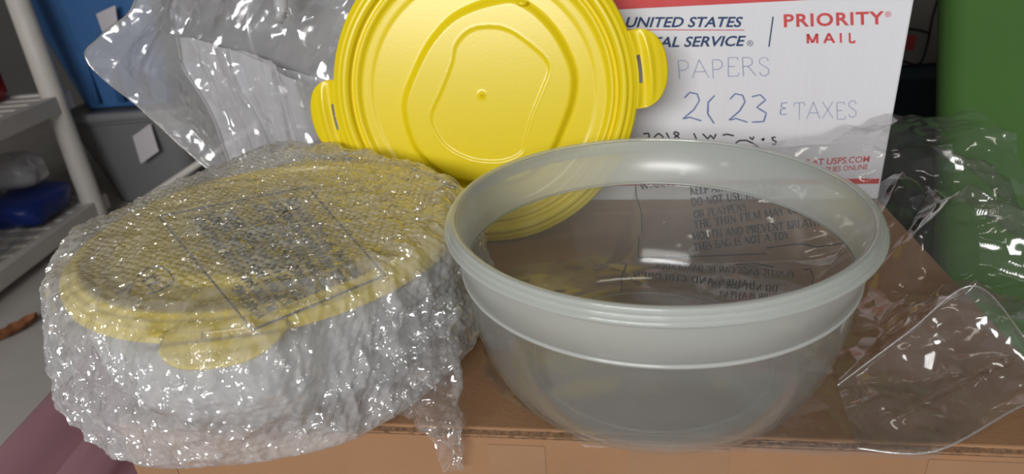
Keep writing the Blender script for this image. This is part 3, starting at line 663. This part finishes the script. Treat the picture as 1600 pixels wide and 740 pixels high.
def hull_z(x, y):
    r = math.hypot(x - PC[0], y - PC[1])
    return float(np.interp(r, [0, .10, .15, .168, .180, .190, .21], [WT + .001, WT + .0005, WT - .001, WT - .005, WT - .012, WT - .022, WT - .04])) - .0008
def on_wrap(px, py):
    r = ray(px, py); ts = np.linspace(.35, 1.0, 140); g0 = None
    for t in ts:
        p = r * t + np.array([0, 0, CZ]); gg = p[2] - hull_z(p[0], p[1])
        if gg < 0:
            tt_ = tp + (t - tp) * g0 / (g0 - gg); return r * tt_ + np.array([0, 0, CZ])
        g0, tp = gg, t
    return p
QA, QD, QB, QC = np.array([395, 515.]), np.array([248, 338.]), np.array([602, 430.]), np.array([480, 292.])
quad = lambda a, b: on_wrap(*((QA * (1 - a) + QD * a) * (1 - b) + (QB * (1 - a) + QC * a) * b))
obj('warning_frame', *poly_strokes([[(0, 0), (1, 0), (1, 1), (0, 1), (0, 0)]], quad, .017, 14), M['print_grey'], wrap, smooth=False)
pt = ['WARNING:', 'PLASTIC BAGS CAN BE DANGEROUS.', 'KEEP AWAY FROM BABIES AND CHILDREN.', 'DO NOT USE IN CRIBS, BEDS,', 'CARRIAGES OR PLAYPENS.', 'THE THIN FILM MAY CLING TO', 'NOSE AND MOUTH AND PREVENT', 'BREATHING. THIS BAG IS NOT A TOY.']
V = []; Fc = []
for i, tx in enumerate(pt):
    b0 = .14 + i * .105; a0, a1 = (.06, .36) if i == 0 else (.08, min(.96, .08 + .033 * len(tx)))
    v, f = strokes(tx, (lambda b0, a0, a1: lambda a, b: quad(a0 + (a1 - a0) * a, b0 - .068 * b))(b0, a0, a1), thick=.30, thin=.20, k=1); n = len(V); V += v; Fc += [[q + n for q in gq] for gq in f]
obj('warning_text', V, Fc, M['print_grey'], wrap, smooth=False)
obj('recycling_mark', *poly_strokes([[(180, 460), (195, 452), (206, 444), (200, 462)], [(214, 432), (232, 419), (252, 416), (266, 425), (272, 438), (262, 446)], [(222, 440), (240, 430), (246, 440), (230, 446), (240, 452)], [(232, 458), (250, 454), (264, 446)]], on_wrap, 3.2, 4), M['print_grey'], wrap, smooth=False)

fl = [[at_y(560, 500, .430), at_y(640, 480, .440), at_y(705, 455, .452), at_y(718, 470, .465)],
      [at_y(575, 585, .405), at_y(655, 570, .412), at_y(715, 555, .418), at_y(722, 560, .440)],
      [at_y(610, 640, .396), at_y(672, 640, .392), at_y(722, 635, .394), at_y(732, 640, .402)],
      [at_y(660, 690, .394), at_y(690, 695, .391), at_y(722, 700, .389), at_y(733, 690, .394)],
      [at_y(690, 735, .393), at_y(705, 745, .391), at_y(722, 748, .389), at_y(731, 740, .392)]]
G = net_sheet(fl, 110, 170); Nn = sheet_normals(G)
G = G + Nn * ((ridged(G, .022, 21) - .5) * .016 + (ridged(G, .010, 22) - .5) * .007 + (ridged(G, .005, 23) - .5) * .002)[..., None]
vv = G @ E2; G = G + np.where((vv > V0 - .002) & (G[..., 2] < T + .002), (V0 - .002 - vv), 0)[..., None] * E2
obj('loose_end', G.reshape(-1, 3), grid_faces(170, 110), M['loose'], wrap, fast=True)

# ------------------------------------------------------------------ bag of silver tubes behind the package
def tube_uv(u0, u1, v, z, r, label):
    t = thing('metal_tube', uvz((u0 + u1) / 2, v, z - r), label, 'tube', 'silver tubes in the plastic bag')
    n = 64; a = np.linspace(0, 2 * np.pi, n, endpoint=False); V = []
    for u, rr_ in ((u0, r), (u1, r), (u1, r - .002), (u0, r - .002)):
        for q in a: V.append(uvz(u, v + rr_ * math.cos(q), z + rr_ * math.sin(q)))
    Fc = [list(f) for f in grid_faces(4, n, True)] + [[3 * n + j, 3 * n + (j + 1) % n, (j + 1) % n, j] for j in range(n)]
    o = obj('tube_wall', V, Fc, M['silver'], t)
    obj('end_cap', [uvz(u0 + .001, v + (r - .001) * math.cos(q), z + (r - .001) * math.sin(q)) for q in a], [list(range(n))], M['silver'], t)
    for uu in (u0 + .004, u1 - .004):
        V = [];
        for du_, rr_ in ((-.004, r), (-.004, r + .002), (.004, r + .002), (.004, r)):
            for q in a: V.append(uvz(uu + du_, v + rr_ * math.cos(q), z + rr_ * math.sin(q)))
        obj('tube_collar', V, [list(f) for f in grid_faces(4, n, True)], M['silver'], t)
    return t
tube_uv(-.49, -.135, .950, .775, .055, 'lower silver metal tube inside the clear bag behind the yellow lid')
tube_uv(-.48, -.135, .965, .886, .048, 'upper silver metal tube inside the clear bag at the top edge')
wbx = thing('white_carton', uvz(-.27, .94, T), 'plain white carton under the silver tubes inside the clear bag', 'carton')
obj('box_body', *ubox(-.405, -.135, .86, 1.02, T + .0005, .7175, .002), M['white_card'], wbx, smooth=False)
obj('top_flap', *ubox(-.405, -.135, .86, .939, .7175, .7195, .0005), M['white_card'], wbx, smooth=False)
obj('top_flap', *ubox(-.405, -.135, .941, 1.02, .7175, .7195, .0005), M['white_card'], wbx, smooth=False)
def on_v(px, py, v): return at_plane(px, py, E2, v)
net = [[(232, -70, .90), (320, -70, .86), (420, -70, .85), (520, -70, .85), (640, -70, .85)],
       [(205, 12, .90), (285, 15, .86), (390, 20, .83), (490, 20, .83), (600, 20, .83)],
       [(160, 55, .90), (270, 62, .845), (380, 65, .825), (485, 65, .825), (590, 65, .825)],
       [(137, 96, .90), (262, 115, .84), (375, 115, .825), (480, 115, .825), (580, 115, .825)],
       [(225, 175, .89), (310, 185, .84), (390, 185, .82), (480, 185, .82), (570, 185, .82)],
       [(345, 280, .87), (372, 282, .84), (415, 280, .815), (485, 280, .815), (565, 280, .815)]]
front = [[on_v(*p) for p in r_] for r_ in net]
back = [[front[i][0]] + [on_v(px, py, .96 + .03 * k) + np.array([0, .08, 0]) for k, (px, py, v) in enumerate(r_[1:])] for i, r_ in enumerate(net)]
pb = thing('clear_bag', uvz(-.35, .9, T), 'clear plastic bag draped over silver tubes behind the wrapped bowl', 'bag')
pb['label'] = 'clear plastic bag draped over silver tubes behind the wrapped bowl'
def crease_sheet(net_, seed, amp, hang=False):
    G = net_sheet(net_, 230, 230); Nn = sheet_normals(G)
    u = (G @ E1); z = G[..., 2]; v = G @ E2
    dg = np.stack([(u * .8 - z * .6) * 1.0, (u * .6 + z * .8) * .35, v * .5], -1)
    if hang: dg = np.stack([u + .12 * z, z * .16 + u * .1, v * 0], -1) * 2.2
    d = (ridged(dg, .11, seed) - .5) * .034 + (ridged(dg, .04, seed + 1) - .5) * .009 + (ridged(dg, .016, seed + 2) - .5) * .0016
    ed = np.minimum(1, np.linspace(0, 12, 230))[None, :]
    return G + Nn * (d * amp * ed)[..., None]
obj('front_film', crease_sheet(front, 31, 1.0).reshape(-1, 3), grid_faces(230, 230), M['bag_front'], pb, fast=True)
lay = []
for k, (edge, ys, v0) in enumerate((([(274, 58), (286, 108), (322, 165), (345, 222), (368, 281)], (138, 165, 200, 240, 281), .012), ([(356, 78), (364, 115), (395, 172), (418, 228), (436, 281)], (150, 175, 205, 245, 281), .022))):
    lay.append([[on_v(edge[i][0], edge[i][1], .842 - v0)] + [on_v(edge[i][0] + (600 - edge[i][0]) * f, edge[i][1] + (ys[i] - edge[i][1]) * min(1, f * 1.3), .822 - v0) for f in (.3, .65, 1.0)] for i in range(5)])
    obj('fold_layer', crease_sheet(lay[-1], 51 + 7 * k, .9, True).reshape(-1, 3), grid_faces(230, 230), M['bag_film'], pb, fast=True)
for e_ in ([r_[0] for r_ in front], [r_[0] for r_ in lay[0]], [r_[0] for r_ in lay[1]]):
    gg = (net_sheet([[p, p] for p in e_], 2, 60))[:, 0]
    gg = gg + ((vnoise(gg * np.array([1, 1, 1]), .03, 71) - .5) * .006)[:, None] * E1
    obj('bright_fold_line', *tube(gg, .0016, 8), M['bright_streak'], pb)  # bright lines added where the film folds catch light
obj('back_film', crease_sheet(back, 41, .7).reshape(-1, 3), grid_faces(230, 230), M['film'], pb, fast=True)
obj('twisted_tail', *tube([on_v(440, -40, .80), on_v(437, -12, .795), on_v(438, 12, .79), on_v(439, 28, .79), on_v(438, 36, .79)], [.008, .009, .0085, .0075, .003], 16), M['bag_film'], pb)

# ------------------------------------------------------------------ things around, left side
SX, SY0, SY1 = -1.49, 1.25, 2.30
sh = thing('shelving_unit', (-1.72, 1.78, 0), 'off-white plastic shelving unit with slotted decks along the left side', 'shelf')
for (x, y) in ((SX, SY1 - .03), (SX, SY0 + .03), (-1.95, SY1 - .03), (-1.95, SY0 + .03)):
    o = obj('post', *tube([(x, y, 0), (x, y, .05), (x, y, .40), (x, y, .47), (x, y, 1.2)], [.042, .036, .033, .036, .031], 24), M['white_plastic'], sh)
for z0, z1 in ((.03, .085), (.405, .462)):
    dk = join(bevbox((SX + .01, (SY0 + SY1) / 2, (z0 + z1) / 2), (.03, SY1 - SY0 + .06, z1 - z0), .004), bevbox((-1.96, (SY0 + SY1) / 2, (z0 + z1) / 2), (.03, SY1 - SY0 + .06, z1 - z0), .004),
              bevbox((-1.725, SY1 + .015, (z0 + z1) / 2), (.50, .03, z1 - z0), .004), bevbox((-1.725, SY0 - .015, (z0 + z1) / 2), (.50, .03, z1 - z0), .004))
    d = obj('deck_frame', *dk, M['white_plastic'], sh, smooth=False)
    for k in range(16):
        obj('deck_slat', *bevbox((-1.725, SY0 + .03 + k * (SY1 - SY0 - .06) / 15, z1 - .012), (.44, .045, .012), .002), M['white_plastic'], sh, smooth=False)
def tote(name, c, hx, hy, h, taper, body, lidm, label, rz=0.0, ribs=True, rad=.05):
    t = thing(name, c, label, 'storage bin')
    obj('bin_body', *loft([(hx - taper, hy - taper, rad, 0), (hx - taper * .97, hy - taper * .97, rad, .01), (hx - .012, hy - .012, rad, h - .05), (hx - .010, hy - .010, rad, h - .045), (hx, hy, rad, h - .042), (hx, hy, rad, h - .03)], c, rz), M[body], t)
    obj('bin_lid', *loft([(hx + .008, hy + .008, rad, h - .032), (hx + .012, hy + .012, rad, h - .026), (hx + .012, hy + .012, rad, h - .006), (hx + .006, hy + .006, rad, h), (hx - .02, hy - .02, rad * .8, h), (hx - .028, hy - .028, rad * .8, h - .008), (hx - .06, hy - .06, rad * .7, h - .008)], c, rz), M[lidm], t)
    return t
g1 = tote('storage_tote', (-1.355, 2.58, 0.0), .225, .20, .365, .07, 'grey_tote', 'grey_tote', 'grey plastic storage tote with white label on the floor', .0)
lab = [at_y(*p, 2.375) for p in ((207, 213), (235, 193), (248, 236), (220, 256))]
obj('paper_label', lab, [[0, 1, 2, 3]], M['paper'], g1, smooth=False)
b1 = tote('storage_tote', (-1.365, 2.58, .366), .235, .20, .46, .075, 'blue_tote', 'blue_tote', 'blue plastic storage tote stacked on the grey tote', .0)
for k in range(3):
    x = -1.45 + k * .09
    obj('side_rib', *loft([(.012, .006, .004, 0), (.022, .008, .004, .36)], (x, 2.43, .39), 0), M['blue_tote'], b1)
    b1.children[-1].rotation_euler = (0, 0, 0)
lab = [at_y(*p, 2.365) for p in ((150, 22), (180, 8), (184, 38), (160, 50))]
obj('paper_label', lab, [[0, 1, 2, 3]], M['paper'], b1, smooth=False)
# things on the shelves
def crumple(name, c, size, amp, mat, label, cat, seed):
    n = 40; t = np.linspace(0, np.pi, n); p = np.linspace(0, 2 * np.pi, n * 2, endpoint=False)
    D = np.stack([np.sin(t)[:, None] * np.cos(p), np.sin(t)[:, None] * np.sin(p), np.repeat(np.cos(t)[:, None], n * 2, 1)], -1)
    D = np.sign(D) * np.abs(D) ** .6
    Pp = D * np.array(size) / 2; Pp = Pp * (1 + amp * (ridged(Pp + seed, .08, seed) - .5))[..., None]
    Pp[..., 2] -= Pp[..., 2].min(); Pp = Pp + np.array(c)
    return tag(obj(name, Pp.reshape(-1, 3), grid_faces(n, n * 2, True), M[mat], origin=c), label, cat)
crumple('folded_tarp', (-1.60, 2.13, .0865), (.17, .24, .09), .35, 'tarp', 'dark blue folded tarp on the bottom shelf', 'tarp', 3)
crumple('plastic_bag', (-1.61, 2.16, .190), (.15, .14, .09), .6, 'bag_film', 'small crumpled clear bag on top of the blue tarp', 'bag', 5)
crumple('plastic_bag', (-1.555, 1.82, .0865), (.09, .28, .05), .6, 'film', 'flat clear plastic bag along the edge of the bottom shelf', 'bag', 8)
crumple('bundle', (-1.76, 1.76, .0865), (.26, .20, .10), .4, 'dark_green', 'dark green bundle on the bottom shelf near the left edge', 'bundle', 6)
dv = thing('plastic_case', (-1.83, 2.14, .086), 'white and black case on the bottom shelf at the left edge', 'case')
obj('case_body', *bevbox((-1.83, 2.14, .136), (.20, .16, .10), .02, .3, 3), M['white_plastic'], dv)
obj('case_panel', *bevbox((-1.785, 2.08, .136), (.14, .05, .05), .008, .3, 2), M['black'], dv)
obj('case_handle', *tube([(-1.89, 2.09, .184), (-1.88, 2.09, .207), (-1.78, 2.12, .207), (-1.77, 2.12, .184)], .008, 10), M['black'], dv)
rc = thing('plastic_can', (-1.72, 2.20, .462), 'red plastic can on the upper shelf at the left edge', 'can')
obj('can_body', *loft([(.075, .085, .03, 0), (.085, .095, .03, .02), (.085, .095, .03, .20), (.05, .06, .03, .25)], (-1.72, 2.20, .463)), M['red'], rc)
obj('can_spout', *tube([(-1.72, 2.20, .70), (-1.72, 2.20, .75)], .02, 14), M['red'], rc)
# black cabinet added to fill the dark background, and pole further back
cb = thing('dark_fill_cabinet', (-.75, 3.3, 0), 'black cabinet shape added to fill the dark behind the totes', 'cabinet')
obj('dark_fill_body', *bevbox((-.75, 3.3, .75), (1.5, .5, 1.5), .01), M['black'], cb, smooth=False)
for k in range(2):
    d = obj('dark_fill_door', *bevbox((-1.12 + k * .74, 3.04, .75), (.72, .02, 1.44), .005), M['black'], cb, smooth=False)
    obj('handle', *tube([(-.80 + k * .1, 3.025, .7), (-.80 + k * .1, 3.01, .72), (-.80 + k * .1, 3.01, .82), (-.80 + k * .1, 3.025, .84)], .006, 8), M['grey_tote'], d)
pl = tag(obj('white_pole', *tube([(-1.42, 2.24, .012), (-.80, 2.235, .335)], .012, 12), M['white_plastic'], origin=(-1.42, 2.24, 0)), 'thin white pole leaning on the black sack beside the grey tote', 'pole')
crumple('black_sack', (-.78, 2.24, 0.0), (.30, .30, .24), .2, 'black', 'black sack on the floor under the end of the white pole', 'sack', 12)
# leaf and mauve tote
lf = thing('dry_leaf', at_z(24, 522, 0.0), 'brown curled dry leaf on the concrete floor', 'leaf')
n = 14; V = []
for i in range(n):
    for j in range(9):
        a, b = i / (n - 1) * 2 - 1, j / 8 * 2 - 1; wdt = .034 * (1 - a * a) ** .7 * (1 + .25 * math.sin(i * 1.9))
        V.append(np.array(lf['_loc']) + np.array([a * .03 + b * wdt * .6, a * .06 - b * wdt * .3, .004 + .018 * b * b + .008 * a * a]))
obj('leaf_blade', V, grid_faces(n, 9), M['leaf'], lf)
obj('leaf_stem', *tube([np.array(lf['_loc']) + np.array(q) for q in ((-.02, -.05, .008), (-.035, -.075, .006), (-.04, -.10, .003))], .002, 6), M['leaf'], lf)
mt = thing('mauve_tote', (-.527, .62, 0), 'mauve plastic storage tote with ridged lid left of the carton', 'storage bin')
cx, cy_ = -.527, .62
obj('bin_body', *loft([(.10, .30, .03, 0), (.115, .34, .03, .293)], (cx, cy_, 0)), M['mauve'], mt)
obj('bin_lid', *loft([(r_[0], r_[1], r_[2], r_[3] + .045) for r_ in ((.135, .375, .04, .24), (.145, .385, .04, .252), (.145, .385, .04, .280), (.138, .378, .035, .294), (.120, .360, .03, .302), (.095, .335, .03, .302), (.070, .310, .03, .292), (.056, .296, .025, .274), (.046, .286, .025, .272), (.036, .276, .02, .292), (.026, .266, .018, .300), (.008, .248, .006, .303))], (cx, cy_, 0)), M['mauve'], mt)

# ------------------------------------------------------------------ things around, right side
GA = math.radians(-36); ga, gb = np.array([math.cos(GA), math.sin(GA), 0]), np.array([-math.sin(GA), math.cos(GA), 0])
gc = np.array([.640, .952, 0]) + ga * .345 + gb * .185
gt = thing('green_tote', gc, 'tall green plastic storage tote right of the carton', 'storage bin')
obj('bin_body', *loft([(.255, .125, .04, 0), (.262, .13, .04, .02), (.392, .215, .04, .86), (.40, .22, .04, .865), (.40, .22, .04, .88)], gc, GA), M['green_tote'], gt)
obj('bin_lid', *loft([(.41, .23, .04, .875), (.415, .235, .04, .885), (.415, .235, .04, .905), (.405, .225, .04, .912), (.36, .18, .04, .912), (.35, .17, .04, .904)], gc, GA), M['green_tote'], gt)
nb = tag(obj('navy_bin', *loft([(.24, .20, .03, 0), (.27, .23, .03, .485), (.28, .24, .03, .49), (.28, .24, .03, .515), (.25, .21, .02, .518)], (.98, 1.78, 0)), M['navy_bin'], origin=(.98, 1.78, 0)), 'black-navy bin in the shade between mailing box and green tote', 'storage bin')
ab = thing('appliance_box', (.98, 1.78, .518), 'dark grey appliance box with black outline print and red label', 'box')
obj('box_body', *bevbox((.98, 1.78, .72), (.52, .44, .40), .004), M['dark_card'], ab, smooth=False)
def on_ab(px, py): return at_y(px, py, 1.559)
obj('outline_print', *poly_strokes([[(1466, -5), (1457, 28), (1451, 60), (1444, 88), (1439, 98), (1432, 101), (1424, 100), (1400, 92)], [(1418, 45), (1436, 47), (1454, 52)]], on_ab, 4.0), M['black_ink'], ab, smooth=False)
obj('red_label', [on_ab(*p) for p in ((1395, 53), (1432, 55), (1428, 79), (1390, 77))], [[0, 1, 2, 3]], M['dark_red'], ab, smooth=False)

for o in bpy.data.objects:
    if '_loc' in o: del o['_loc']
